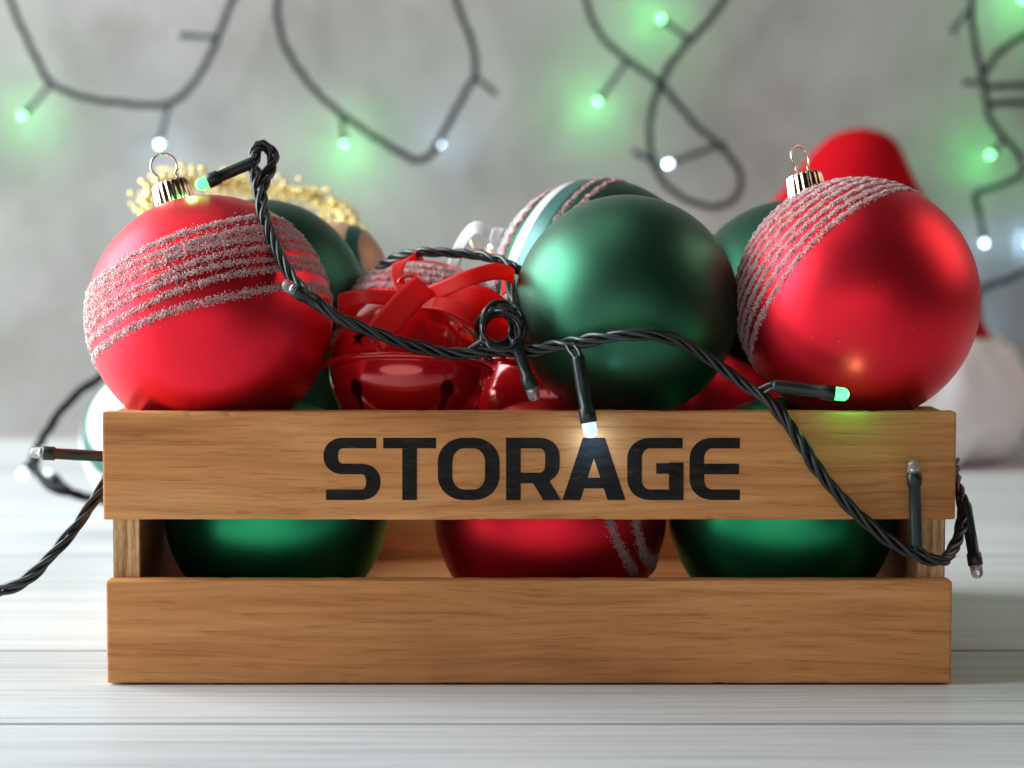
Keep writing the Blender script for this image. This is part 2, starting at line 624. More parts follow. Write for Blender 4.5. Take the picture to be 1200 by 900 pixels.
def worn_board(name, sx, sy, sz):
    # a sawn board: small rounded edges that wander and chip a little along its length
    from mathutils import noise as mn_
    bm = bmesh.new()
    bmesh.ops.create_cube(bm, size=1)
    for v in bm.verts:
        v.co = Vector((v.co.x * sx, v.co.y * sy, v.co.z * sz))
    bmesh.ops.bevel(bm, geom=list(bm.edges), offset=0.0007, segments=2, affect='EDGES', profile=0.6)
    for zz in (-sz / 2 + 0.0019, sz / 2 - 0.0019):
        bmesh.ops.bisect_plane(bm, geom=bm.verts[:] + bm.edges[:] + bm.faces[:], plane_co=(0, 0, zz), plane_no=(0, 0, 1))
    n_ = 110
    for k in range(1, n_):
        x = -sx / 2 + 0.0012 + (sx - 0.0024) * k / n_
        bmesh.ops.bisect_plane(bm, geom=bm.verts[:] + bm.edges[:] + bm.faces[:], plane_co=(x, 0, 0), plane_no=(1, 0, 0))
    sd = 31.7 * sz + 7.0 * random.random()
    for v in bm.verts:
        p = v.co.copy()
        ey, ez = math.copysign(1, p.y), math.copysign(1, p.z)
        a = mn_.noise(Vector((p.x * 60, ey * 3 + sd, ez * 5)))
        b_ = mn_.noise(Vector((p.x * 420, ey * 3 + sd, ez * 5 + 9)))
        chip = max(0.0, b_ - 0.36) * 0.0009
        if abs(p.z) > sz / 2 - 0.0015:
            v.co.z -= ez * (0.00022 * a + chip * 0.8)
            v.co.y -= ey * chip
    me = bpy.data.meshes.new(name)
    bm.to_mesh(me)
    bm.free()
    return me


def slat(y, z0, z1, wid, name='slat'):
    o = link(name, worn_board(name, wid, T_S, z1 - z0), M['wood'], crate, (0, y - CD / 2, (z0 + z1) / 2))
    return o


front_up = slat(T_S / 2, UP0, UP1, CW + 0.0012)
front_lo = slat(T_S / 2, LO0, LO1, CW - 0.0002)
slat(CD - T_S / 2, UP0, UP1, CW)
slat(CD - T_S / 2, LO0, LO1, CW)
# end panels: plywood, top edge dipping between the corners for the hands
prof = []
y0, y1, zt = T_S + 0.0002, CD - T_S - 0.0002, UP1 - 0.0008
prof = [(y0, 0.0008), (y1, 0.0008), (y1, zt), (y1 - 0.028, zt)]
for k in range(9):
    t = k / 8
    s = t * t * (3 - 2 * t)
    prof.append((y1 - 0.028 - 0.016 * t, zt - 0.016 * s))
for k in range(9):
    t = k / 8
    s = t * t * (3 - 2 * t)
    prof.append((y0 + 0.044 - 0.016 * t, zt - 0.016 * (1 - s)))
prof.append((y0, zt))
n = len(prof)
for sx in (-1, 1):
    xo = sx * (CW / 2 - T_E / 2 - 0.0009)
    V = [(-T_E / 2, y - CD / 2, z) for y, z in prof] + [(T_E / 2, y - CD / 2, z) for y, z in prof]
    Fc = [tuple(range(n)), tuple(range(2 * n - 1, n - 1, -1))] + [(i, (i + 1) % n, n + (i + 1) % n, n + i) for i in range(n)]
    me = fix_normals(mesh('end_panel', V, Fc, False))
    bm = bmesh.new(); bm.from_mesh(me)
    bmesh.ops.bevel(bm, geom=list(bm.edges), offset=0.0004, segments=1, affect='EDGES')
    bm.to_mesh(me); bm.free()
    me.materials.append(M['wood_end']); me.materials.append(M['ply'])
    for p in me.polygons:
        p.material_index = 0 if abs(p.normal.x) > 0.7 else 1
    link('end_panel', me, None, crate, (xo, 0, 0))
FLOOR_Z = 0.0125
bw = (CD - 2 * T_S) / 3
for k in range(3):
    link('floor_board', box_mesh('floor_board', CW - 2 * T_E - 0.004, bw - 0.0015, 0.005, 0.0005), M['wood'], crate,
         (0, -CD / 2 + T_S + bw * (k + 0.5), FLOOR_Z - 0.0025))

# printed word: each letter a thin layer of ink on the upper front slat
INK_V = 8.6   # half pen width of upright strokes, px
INK_H = 6.2   # half pen width of level strokes, px
S_M = mpp(0.0) * 1.011


def arc(cx, cy, rx, ry, a0, a1, n=10):
    return [(cx + rx * math.cos(R(a0 + (a1 - a0) * k / n)), cy - ry * math.sin(R(a0 + (a1 - a0) * k / n))) for k in range(n + 1)]


def stroke_faces(pts, closed, V, Fc, yoff, flat=0.0):
    pts = [np.array(p, float) for p in pts]
    q = [pts[0]]
    for p in pts[1:]:
        if np.linalg.norm(p - q[-1]) > 0.05:
            q.append(p)
    pts = q
    n = len(pts)
    b0 = len(V)
    for i in range(n):
        a = pts[(i - 1) % n] if (closed or i > 0) else pts[i]
        c = pts[(i + 1) % n] if (closed or i < n - 1) else pts[i]
        t = c - a
        t /= np.linalg.norm(t)
        nx, ny = -t[1], t[0]
        h = math.hypot(INK_V * nx, INK_H * ny)
        if flat:
            nx, ny, h = 1.0, 0.0, flat
        for s in (1, -1):
            V.append((pts[i][0] + s * nx * h, yoff, pts[i][1] + s * ny * h))
    for i in range(n if closed else n - 1):
        j = (i + 1) % n
        Fc.append((b0 + 2 * i, b0 + 2 * i + 1, b0 + 2 * j + 1, b0 + 2 * j))


def letter(strokes):
    V, Fc = [], []
    for k, (pts, closed, *fl) in enumerate(strokes):
        stroke_faces(pts, closed, V, Fc, -0.00006 - 0.00003 * k, *fl)
    z_mid = (UP0 + UP1) / 2
    W = []
    for (px, yo, py) in V:
        q = P(px, py, 0.0)
        W.append((q.x - CX, yo - T_S / 2, q.z - z_mid))
    me = mesh('letter', W, Fc, False)
    link('letter', me, M['ink'], front_up)


T0, T1 = 513 + INK_H, 586 - INK_H          # centre lines of the top and bottom bars
TM = (T0 + T1) / 2
# S
l, r = 379 + INK_V, 446 - INK_V
letter([([(441, T0), (l + 14, T0)] + arc(l + 14, T0 + 14, 14, 14, 90, 180, 8) + arc(l + 14, TM - 14, 14, 14, 180, 270, 8)
         + arc(r - 14, TM + 14, 14, 14, 90, 0, 8) + arc(r - 14, T1 - 14, 14, 14, 0, -90, 8) + [(382, T1)], False)])
letter([([(449, T0), (511, T0)], False), ([(480, T0), (480, 586)], False)])
l, r = 513 + INK_V, 585.5 - INK_V
letter([(arc(r - 22, T0 + 22, 22, 22, 0, 90, 9) + arc(l + 22, T0 + 22, 22, 22, 90, 180, 9)
         + arc(l + 22, T1 - 22, 22, 22, 180, 270, 9) + arc(r - 22, T1 - 22, 22, 22, 270, 360, 9), True)])
r = 656 - INK_V
letter([([(593 + INK_V, 586), (593 + INK_V, 513)], False),
        ([(596, T0), (r - 15, T0)] + arc(r - 15, T0 + 15, 15, 15, 90, 0, 8) + arc(r - 15, 560 - 15, 15, 15, 0, -90, 8) + [(596, 560)], False),
        ([(629, 556), (647, 586)], False, 10.5)])
letter([([(669.5, 586), (693.5, 513)], False, 10.5), ([(722.5, 586), (698.5, 513)], False, 10.5), ([(676, 566), (716, 566)], False)])
l, r = 735 + INK_V, 801 - INK_V
letter([([(800, T0), (l + 18, T0)] + arc(l + 18, T0 + 18, 18, 18, 90, 180, 8) + arc(l + 18, T1 - 18, 18, 18, 180, 270, 8)
         + [(r, T1)], False), ([(r, 586), (r, 542)], False), ([(769, 549), (r + 2, 549)], False)])
l = 808 + INK_V
letter([([(867, T0), (l + 18, T0)] + arc(l + 18, T0 + 18, 18, 18, 90, 180, 8) + arc(l + 18, T1 - 18, 18, 18, 180, 270, 8)
         + [(867, T1)], False), ([(818, TM), (866, TM)], False)])

# ------------------------------------------------------------------ christmas balls
def axis_quat(a):
    return Vector((0, 0, 1)).rotation_difference(Vector(a).normalized())


OCT_V = np.array([(1, 1, 1), (-1, -1, 1), (-1, 1, -1), (1, -1, -1)], float) * 0.75
OCT_F = np.array([(0, 2, 1), (0, 1, 3), (0, 3, 2), (1, 2, 3)])


def grains(name, pts, size, mat, parent):
    n = len(pts)
    q = RNG.normal(size=(n, 4))
    q /= np.linalg.norm(q, axis=1)[:, None]
    w_, x, y, z = q.T
    Rm = np.stack([np.stack([1 - 2 * (y * y + z * z), 2 * (x * y - z * w_), 2 * (x * z + y * w_)], -1),
                   np.stack([2 * (x * y + z * w_), 1 - 2 * (x * x + z * z), 2 * (y * z - x * w_)], -1),
                   np.stack([2 * (x * z - y * w_), 2 * (y * z + x * w_), 1 - 2 * (x * x + y * y)], -1)], 1)
    sz = size * RNG.uniform(0.55, 1.35, (n, 1, 1)) * RNG.uniform(0.7, 1.2, (n, 4, 1))
    V = np.einsum('nij,kj->nki', Rm, OCT_V) * sz + pts[:, None, :]
    Fc = (OCT_F[None] + 4 * np.arange(n)[:, None, None]).reshape(-1, 3)
    me = bpy.data.meshes.new(name)
    me.vertices.add(4 * n)
    me.vertices.foreach_set('co', V.reshape(-1))
    me.loops.add(3 * len(Fc))
    me.loops.foreach_set('vertex_index', Fc.reshape(-1).astype(np.int32))
    me.polygons.add(len(Fc))
    me.polygons.foreach_set('loop_start', np.arange(0, 3 * len(Fc), 3, dtype=np.int32))
    me.polygons.foreach_set('loop_total', np.full(len(Fc), 3, dtype=np.int32))
    me.update(calc_edges=True)
    me.materials.append(mat)
    me.materials.append(M['spark'])
    me.polygons.foreach_set('material_index', np.repeat((RNG.uniform(size=n) < 0.55).astype(np.int32), 4))
    o = link(name, me, None, parent)
    o['kind'] = 'stuff'
    return o


def stripe(parent, rad, axis, t0, width, size=0.00025, dens=1.7, mat=None, wob=0.012, seed=0, tilt=(0, 0)):
    """a raised line of glitter grains round the ball: t0 = height on the axis in radii, width in metres"""
    rng = np.random.default_rng(seed + int(1000 * (t0 + 2)))
    a = np.array(Vector(axis).normalized())
    u = np.cross(a, (0.0, 1.0, 0.001)); u /= np.linalg.norm(u)
    v = np.cross(a, u)
    area_ = 2 * math.pi * rad * math.sqrt(max(0.05, 1 - t0 * t0)) * width
    n = int(dens * area_ / (1.5 * size) ** 2)
    phi = rng.uniform(0, 2 * math.pi, n)
    ph = rng.uniform(0, 6.28, 3)
    tc = t0 + wob * np.sin(2 * phi + ph[0]) + 0.6 * wob * np.sin(5 * phi + ph[1]) + tilt[0] * np.cos(phi) + tilt[1] * np.sin(phi)
    s = np.clip(rng.normal(0, 0.42, n), -1.25, 1.25)
    t = np.clip(tc + s * width / 2 / rad, -0.985, 0.985)
    rr = np.sqrt(1 - t * t)
    h = rad + rng.uniform(0, 1, n) * 0.0007 * np.clip(1 - s * s, 0.1, 1) * (0.6 + 0.4 * np.sin(37 * phi + ph[2]))
    pts = h[:, None] * (t[:, None] * a + rr[:, None] * (np.cos(phi)[:, None] * u + np.sin(phi)[:, None] * v))
    away = np.array(parent.location) - np.array(cam.location)
    pts = pts[pts @ (away / np.linalg.norm(away)) < 0.35 * rad]     # the far side of the ball is never seen
    return grains('glitter_stripe', pts, size, mat or M['glitter'], parent)


_cap_cache = {}


def cap_meshes():
    if not _cap_cache:
        # fluted crown cap
        seg, V, Fc = 80, [], []
        prof = [(0.0066, -0.0012), (0.0067, 0.0), (0.0064, 0.0035), (0.0062, 0.0068), (0.0055, 0.0078), (0.0038, 0.0082), (0.0002, 0.0083)]
        for i in range(seg):
            a = 2 * math.pi * i / seg
            for k, (r, z) in enumerate(prof):
                fl = 0.00045 * math.cos(20 * a) * (1.0, 1.0, 0.8, 0.6, 0.3, 0, 0)[k]
                zz = z - (0.0005 * math.cos(20 * a) if k == 0 else 0)
                V.append(((r + fl) * math.cos(a), (r + fl) * math.sin(a), zz))
        n_ = len(prof)
        for i in range(seg):
            j = (i + 1) % seg
            for k in range(n_ - 1):
                Fc.append((i * n_ + k, j * n_ + k, j * n_ + k + 1, i * n_ + k + 1))
        _cap_cache['cap'] = fix_normals(mesh('cap', V, Fc))
        pts = [(0.0026, 0, 0.007), (0.0034, 0, 0.0095)]
        for k in range(13):
            a = R(-50 + 280 * k / 12)
            pts.append((0.0045 * math.cos(a), 0, 0.0137 + 0.0045 * math.sin(a)))
        pts += [(-0.0034, 0, 0.0095), (-0.0026, 0, 0.007)]
        v, f = tube_data(catmull(pts, 0.0006), 0.00042, 8)
        _cap_cache['ring'] = fix_normals(mesh('hanging_ring', v, f))
        _cap_cache['cap'].materials.append(M['cap'])
        _cap_cache['ring'].materials.append(M['cap'])
    return _cap_cache


def ball(px, py, y, rpx, mat, label, cap_axis=(0.1, 0.8, 0.4), spin=0.0, z_ground=None, group='glass balls in the crate', name='christmas_ball', oblate=1.0, cap_dir=None):
    c = P(px, py, y)
    rad = rpx * mpp(y) * 1.004
    o = empty(name, c, label, 'ornament', group)
    sh = link('shell', sphere_mesh('shell', rad), mat, o)
    q = axis_quat(cap_axis)
    if oblate != 1.0:
        sh.scale = (1, 1, oblate)
    sh.rotation_mode = 'QUATERNION'
    sh.rotation_quaternion = q
    cm = cap_meshes()
    a = Vector(cap_axis).normalized()
    q2 = (axis_quat(cap_dir) if cap_dir else q) @ Quaternion((0, 0, 1), spin)
    sink = 0.955 if cap_dir else 0.990
    link('cap', cm['cap'], None, o, a * rad * (sink * oblate), q2)
    link('hanging_ring', cm['ring'], None, o, a * rad * (sink * oblate), q2)
    o['_r'] = rad
    return o, rad


# front top row
b1, r1 = ball(246, 372, 0.038, 143, M['red'], 'red ball with pale glitter lines and gold cap at left end of crate', (-0.30, 0.16, 0.94), 0.3)
ax1 = (-0.33, 0.26, 0.91)
for k, (t, wd) in enumerate([(0.47, 0.0030), (0.37, 0.0036), (0.28, 0.0036), (0.185, 0.0034), (0.10, 0.0032), (0.01, 0.0034), (-0.125, 0.0036)]):
    stripe(b1, r1, ax1, t, wd, seed=k, dens=(1.3, 1.1, 0.9, 0.9, 1.0, 1.1, 1.1)[k], tilt=(0.035 * (k - 2) / 4, 0.0))
stripe(b1, r1, ax1, 0.33, 0.016, seed=40, dens=0.22)

b2, r2 = ball(734, 360, 0.042, 131, M['green'], 'plain satin green ball front and centre above the printed letters', (0.25, 0.9, 0.3))

b3, r3 = ball(1004.5, 352, 0.036, 142, M['red'], 'large red ball with glitter ridges up its left side on the right corner', (-0.41, 0.15, 0.89), 0.75, cap_dir=(-0.17, 0.22, 0.95))
ax3 = (-0.62, 0.50, 0.60)
for k in range(9):
    stripe(b3, r3, ax3, 0.20 + 0.085 * k, 0.0030, seed=20 + k, dens=1.2, wob=0.006)

# bottom row, seen through the gap
ball(324, 598, 0.060, 131, M['gap_lit_green'], 'green ball in the slat gap at left, under the glitter lined red ball', (-0.2, 0.5, 0.8))
b5, r5 = ball(645, 603, 0.060, 136, M['red'], 'red ball seen through the slat gap in the middle', (0.5, 0.6, 0.3))
for k, t in enumerate((0.62, 0.74)):
    stripe(b5, r5, (0.93, -0.1, 0.22), t, 0.0036, seed=60 + k, mat=M['glitter'], wob=0.035)
ball(916, 598, 0.060, 133, M['gap_lit_green'], 'green ball seen through the slat gap at the right end', (0.2, 0.5, 0.8))

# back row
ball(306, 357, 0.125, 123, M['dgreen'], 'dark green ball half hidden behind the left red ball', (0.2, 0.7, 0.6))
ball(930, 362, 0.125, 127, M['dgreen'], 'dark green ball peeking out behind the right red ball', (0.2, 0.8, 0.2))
bg_, rg_ = ball(492, 424, 0.118, 119, M['red'], 'red ball covered in pink glitter rows behind the jingle bell', (0.3, 0.8, 0.1))
for k in range(13):
    stripe(bg_, rg_, (0.12, 0.25, 0.96), -0.30 + 0.095 * k, 0.0034, seed=80 + k, dens=1.3, wob=0.01, size=0.0003, mat=M['glitter_p'])
ball(858, 500, 0.120, 112, M['red'], 'plain red ball low between the front green ball and right red ball', (0.3, 0.8, 0.1))
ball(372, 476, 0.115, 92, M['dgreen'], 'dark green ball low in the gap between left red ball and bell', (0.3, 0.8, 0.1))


# striped ball: bands are rings of the sphere with their own colours
def banded(px, py, y, rpx, axis, bands, label, name='christmas_ball', group='glass balls in the crate', cap_side=1):
    c = P(px, py, y)
    rad = rpx * mpp(y)
    o = empty(name, c, label, 'ornament', group)
    q = axis_quat(axis)
    for (t0, t1, mat, lift) in bands:
        prof = []
        for k in range(13):
            t = t0 + (t1 - t0) * k / 12
            t = max(-0.9999, min(0.9999, t))
            prof.append(((rad + lift) * math.sqrt(1 - t * t), (rad + lift) * t))
        link('band', lathe('band', prof, 96), mat, o, (0, 0, 0), q)
    a = Vector(axis).normalized()
    cm = cap_meshes()
    if cap_side < 0:
        a, q = -a, axis_quat(-a)
    link('cap', cm['cap'], None, o, a * rad * 0.99, q)
    link('hanging_ring', cm['ring'], None, o, a * rad * 0.99, q)
    return o, rad


axs = (-0.78, 0.42, 0.30)
bs, rs = banded(702, 334, 0.120, 124, axs, [
    (-1, 0.10, M['dgreen'], 0), (0.10, 0.30, M['dgreen'], 0.0002), (0.30, 0.46, M['teal'], 0), (0.46, 0.58, M['silver'], 0.0002),
    (0.58, 0.72, M['dgreen'], 0), (0.72, 1, M['silver'], 0)],
    'teal and white striped ball with red glitter lines behind the front green ball')
for k, t in enumerate((0.13, 0.24)):
    stripe(bs, rs, axs, t, 0.0030, seed=120 + k, mat=M['glitter_r'])
for k, t in enumerate((0.70, 0.76, 0.83)):
    stripe(bs, rs, axs, t, 0.0034, seed=130 + k, mat=M['glitter_w'] if k else M['glitter_r'])
# white ribbon loop tied to its cap
tip = P(590, 300, 0.135)
lp = catmull([P(597, 312, 0.13), P(585, 290, 0.128), P(572, 272, 0.126), P(557, 267, 0.126), P(543, 282, 0.130), P(533, 306, 0.136), P(528, 330, 0.14)], 0.002)
strip('ribbon_loop', np.array(local(lp, bs)), np.array([(p[0] - P(562, 318, 0).x * 1.165, 0.006, p[2] - P(562, 318, 0.13).z) for p in lp]), 0.0052, 0.0004, M['wribbon'], bs)
lp = catmull([P(600, 318, 0.13), P(588, 300, 0.124), P(580, 280, 0.122), P(586, 268, 0.124), P(594, 280, 0.13), P(600, 300, 0.132)], 0.002)
strip('ribbon_loop', np.array(local(lp, bs)), np.tile([0.9, 0.35, 0.1], (len(lp), 1)), 0.0040, 0.0004, M['wribbon'], bs)

# tan ball with a teal band at the back left
banded(394, 320, 0.185, 60, (0.75, -0.25, 0.25), [(-1, 0.62, M['tan'], 0), (0.62, 0.80, M['teal'], 0.0002), (0.80, 1, M['tan'], 0)],
       'tan ball with a teal band behind the dark green ball on the left', cap_side=-1)
# white and pale blue ball on the table behind the crate
banded(190, 516, 0.43, 94, (-0.3, -0.75, 0.4), [(-1, -0.1, M['white_satin'], 0), (-0.1, 0.62, M['white_satin'], 0.0002), (0.62, 0.80, M['teal'], 0), (0.80, 1, M['white_satin'], 0)],
       'white ball with pale teal band on the table behind left end of crate', group='loose ornaments behind the crate', cap_side=-1)

# ------------------------------------------------------------------ jingle bells
def prism(poly, depth0, depth1):
    n_ = len(poly)
    V = [(x, depth0, z) for x, z in poly] + [(x, depth1, z) for x, z in poly]
    Fc = [tuple(range(n_)), tuple(range(2 * n_ - 1, n_ - 1, -1))] + [(i, (i + 1) % n_, n_ + (i + 1) % n_, n_ + i) for i in range(n_)]
    return fix_normals(mesh('cutter', V, Fc, False))


def cut(me, cutters, mat):
    """subtract prisms from a shell, returning the finished mesh"""
    tmp = bpy.data.objects.new('tmp', me)
    COL.objects.link(tmp)
    cs = []
    for cm, rot in cutters:
        co = bpy.data.objects.new('tmpc', cm)
        co.rotation_euler = (0, 0, rot)
        COL.objects.link(co)
        cs.append(co)
        md = tmp.modifiers.new('b', 'BOOLEAN')
        md.operation = 'DIFFERENCE'
        md.solver = 'EXACT'
        md.object = co
    bpy.context.view_layer.update()
    dg = bpy.context.evaluated_depsgraph_get()
    res = bpy.data.meshes.new_from_object(tmp.evaluated_get(dg))
    for o_ in cs + [tmp]:
        bpy.data.objects.remove(o_)
    res.materials.clear()
    res.materials.append(mat)
    for p in res.polygons:
        p.use_smooth = True
    try:
        res.set_sharp_from_angle(angle=R(35))
    except Exception:
        pass
    return res


def half_shell(rad, th, up):
    N_ = 28
    out, inn = [], []
    for k in range(N_ + 1):
        a = R(2.0 + 88.0 * k / N_)
        out.append((rad * math.sin(a), rad * math.cos(a)))
        inn.append(((rad - th) * math.sin(a), (rad - th) * math.cos(a)))
    prof_ = out + inn[::-1]
    if not up:
        prof_ = [(r, -z) for r, z in prof_]
    return lathe('half', prof_, 96, closed=True)


def bell(px, py, y, rpx, label, tilt_q, star_az, key_az, ribbon=True):
    c = P(px, py, y)
    rad = rpx * mpp(y)
    o = empty('jingle_bell', c, label, 'jingle bell', 'red jingle bells in the crate', tilt_q)
    th = 0.0009
    star = []
    for k in range(10):
        rr = 0.0036 if k % 2 == 0 else 0.0015
        a = R(90 + 36 * k)
        star.append((rr * math.cos(a), rad * 0.26 + rr * math.sin(a)))
    cutters = [(prism(star, -rad * 1.3, -rad * 0.4), R(a)) for a in star_az]
    link('dome', cut(half_shell(rad, th, True), cutters, M['bell']), None, o)
    key = []
    rk, zc, sw = rad * 0.11, -rad * 0.36, rad * 0.055
    for k in range(25):
        a = R(-60 + 300 * k / 24)
        key.append((rk * math.cos(a), zc + rk * math.sin(a)))
    key += [(-sw, zc - rk * 1.0), (-sw, -rad * 1.02), (sw, -rad * 1.02), (sw, zc - rk * 1.0)]
    cutters = [(prism(key, -rad * 1.3, -rad * 0.05), R(a)) for a in key_az]
    link('base', cut(half_shell(rad, th, False), cutters, M['bell']), None, o)
    rm = [(rad - 0.0005, 0.0011), (rad + 0.0022, 0.0011), (rad + 0.0030, 0.0005), (rad + 0.0031, -0.0004), (rad + 0.0024, -0.0011), (rad - 0.0005, -0.0014)]
    link('rim', lathe('rim', rm, 96, closed=True), M['bell'], o)
    v, f = tube_data(catmull([(0.004 * math.cos(R(a)), 0, rad + 0.002 + 0.004 * math.sin(R(a))) for a in range(-40, 221, 20)], 0.0008), 0.0007, 8)
    link('hanging_loop', mesh('hanging_loop', v, f), M['bell'], o)
    return o, rad


tq = Quaternion((1, 0, 0), R(-13)) @ Quaternion((0, 1, 0), R(1))
bell1, rb1 = bell(477, 433, 0.046, 92, 'glossy red jingle bell with star and keyholes, tied with a red bow', tq,
                  (-37, 83, 203), (-40, 36, 126, 216))
bell(648, 462, 0.088, 92, 'dark red jingle bell half hidden under the front green ball', Quaternion((0, 1, 0), R(20)) @ Quaternion((1, 0, 0), R(-20)), (60, 150), (10, 100, 190))

bow = link('ribbon_bow', sphere_mesh('ribbon_bow', 0.0042, 24, 16), M['ribbon'], bell1)


def bell_local(pts):
    bpy.context.view_layer.update()
    mi = bell1.matrix_world.inverted()
    return [mi @ Vector(p) for p in pts], mi.to_3x3()


def bow_strip(ctrl, side, wpx, cut_=0.0, cup=0.0):
    """ctrl: (px, py, depth) list; side: one direction or one per control point; wpx: width in px"""
    if not isinstance(side[0], (tuple, list)):
        side = [side] * len(ctrl)
    data = [np.concatenate([np.array(P(*c)), np.array(s, float)]) for c, s in zip(ctrl, side)]
    d = catmull(data, 0.0012)
    loc, m3 = bell_local(d[:, :3])
    sd = [m3 @ Vector(s) for s in d[:, 3:]]
    # ribbon is a sub-part of the bow: express in the knot's space
    k = bow.location
    loc = [p - k for p in loc]
    return strip('ribbon', np.array([tuple(p) for p in loc]), np.array([tuple(s) for s in sd]), wpx * mpp(0.03), 0.00018, M['ribbon'], bow, cut_, cup)


bow.location = bell_local([P(487, 347, 0.036)])[0][0]
bow.scale = (1, 1, 1)
# tail falling to the lower left, facing the camera
bow_strip([(499, 334, 0.030), (482, 348, 0.026), (462, 370, 0.019), (441, 394, 0.013)], (0.76, -0.12, -0.60), 33, 0.25)
# left loop
bow_strip([(488, 352, 0.034), (455, 349, 0.028), (422, 348, 0.026), (398, 355, 0.034), (400, 361, 0.044), (430, 360, 0.047), (486, 352, 0.04)],
          [(0.1, 0.6, 0.8), (0.05, 0.7, 0.7), (0, 0.7, 0.7), (0, 0.5, 0.9), (0, 0.3, 1), (0, 0.2, 1), (0, 0.2, 1)], 23)
# strand standing up over the glitter ball behind
bow_strip([(478, 352, 0.040), (468, 332, 0.052), (466, 314, 0.062), (476, 303, 0.072), (494, 298, 0.084)],
          [(1, 0.1, 0), (1, 0.2, 0), (1, 0.3, 0.1), (0.7, 0.6, 0.3), (0.3, 0.9, 0.3)], 15)
# right upper loop
bow_strip([(492, 350, 0.034), (520, 338, 0.028), (552, 325, 0.026), (584, 318, 0.032), (602, 326, 0.042), (588, 338, 0.052)],
          [(-0.3, 0.35, 1), (-0.3, 0.35, 1), (-0.2, 0.4, 1), (0, 0.4, 1), (0.1, 0.3, 1), (0, 0.3, 1)], 20)
# broad fold on the right
bow_strip([(490, 352, 0.037), (525, 350, 0.036), (560, 350, 0.034), (586, 364, 0.038), (598, 380, 0.052)],
          [(0.0, 0.5, 1), (0.1, 0.5, 1), (0.25, 0.35, 1), (0.4, 0.35, 0.9), (0.5, 0.4, 0.8)], 32)
# lower right tail
bow_strip([(492, 354, 0.032), (520, 356, 0.024), (550, 368, 0.022), (580, 386, 0.026), (612, 400, 0.036)],
          [(0.2, 0.75, 0.7), (0.3, 0.65, 0.7), (0.4, 0.5, 0.8), (0.4, 0.3, 0.8), (0.3, 0.3, 0.9)], 20, 0.4)
bow_strip([(490, 354, 0.034), (528, 362, 0.032), (565, 384, 0.032), (594, 414, 0.040)],
          [(0.3, 0.8, 0.5), (0.4, 0.7, 0.6), (0.5, 0.5, 0.7), (0.5, 0.4, 0.7)], 20, -0.3)

# ------------------------------------------------------------------ string lights
def world_path(ctrl, step=0.0012):
    return catmull([np.array(P(*c)) for c in ctrl], step)


_bulb = {}


def bulb_mesh(r):
    key = round(r, 5)
    if key not in _bulb:
        prof_ = [(r * 0.97, -0.0010), (r, 0.0)]
        L = r * 2.1
        prof_ += [(r * 0.98, L * 0.6)]
        for k in range(1, 9):
            a = R(90 * k / 8)
            prof_.append((max(1e-6, r * 0.96 * math.cos(a)), L * 0.6 + L * 0.4 * math.sin(a)))
        _bulb[key] = lathe('bulb', prof_, 20)
    return _bulb[key]


def lamp(parent, base, tip, r, lit, joint=None, far=False):
    """sleeve from base to collar, bulb beyond it; base and tip in world space (tip = end of the bulb)"""
    base, tip = Vector(base), Vector(tip)
    d = (tip - base)
    L = d.length
    q = Vector((0, 0, 1)).rotation_difference(d.normalized())
    lb = r * 2.0
    s = L - lb
    prof_ = [(r * 0.35, -0.0004), (r * 0.86, 0.0), (r * 0.92, 0.0008), (r * 0.92, s * 0.45), (r * 0.90, s - r * 2.1), (r * 1.12, s - r * 1.9), (r * 1.15, s - 0.0003), (r * 1.0, s), (r * 0.5, s)]
    h = link('lamp_holder', lathe('lamp_holder', prof_, 20), M['holder'], parent, base - Vector(parent.location), q)
    bm_ = bulb_mesh(r * 0.95)
    me_ = bm_.copy()
    me_.name = 'bulb'
    me_.materials.clear()
    me_.materials.append({'g': M['far_green' if far else 'lit_green'], 'w': M['far_white' if far else 'lit_white'], None: M['clear'], 'f': M['faint']}[lit])
    bo = link('bulb', me_, None, h, (0, 0, s))
    if lit is None:
        v, f = tube_data([(0, 0, 0.0002), (0, 0, r * 0.6), (0, 0, r * 0.75)], [r * 0.55, r * 0.5, r * 0.2], 8)
        link('led_chip', mesh('led_chip', v, f), M['chip'], h, (0, 0, s))
    elif lit != 'f':
        gl = bpy.data.lights.new('bulb_glow', 'POINT')
        gl.shadow_soft_size = r * 0.8
        gl.energy = {('g', False): 0.006, ('w', False): 0.006, ('g', True): 0.045, ('w', True): 0.018}[(lit, far)]
        gl.color = (0.10, 1.0, 0.22) if lit == 'g' else (0.36, 0.66, 1.0)
        go = bpy.data.objects.new('bulb_glow', gl)
        go.location = (0, 0, L + r * 0.9)
        go.parent = h
        COL.objects.link(go)
    if joint is not None:
        j = Vector(joint)
        off = d.normalized().cross(Vector((0, 1, 0.2))).normalized() * r * 0.4
        V, Fc = [], []
        for sg in (1, -1):
            pth = catmull([np.array(j + off * sg * 1.2), np.array((base * 0.55 + j * 0.45) + off * sg * 1.4), np.array(base + off * sg), np.array(base + off * sg + d.normalized() * 0.002)], 0.0008)
            pth = pth - np.array(parent.location)
            v, f = tube_data(pth, 0.00075, 7, True, len(V))
            V += v; Fc += f
        link('lead_wire', mesh('lead_wire', V, Fc), M['cable'], parent)
    return h


sl = empty('string_lights', P(620, 420, 0.0), 'dark twisted fairy light cable draped over the balls and the crate front', 'string lights')


def cable(ctrl, n_str=4, r_str=0.00088, r_off=0.0013, pitch=0.030, seed=0, loose=0.42, parent=None, seg=7):
    parent = parent or sl
    p = world_path(ctrl) - np.array(parent.location)
    return strands('cable', p, n_str, r_str, r_off, pitch, M['cable'], parent, seg, loose, seed)


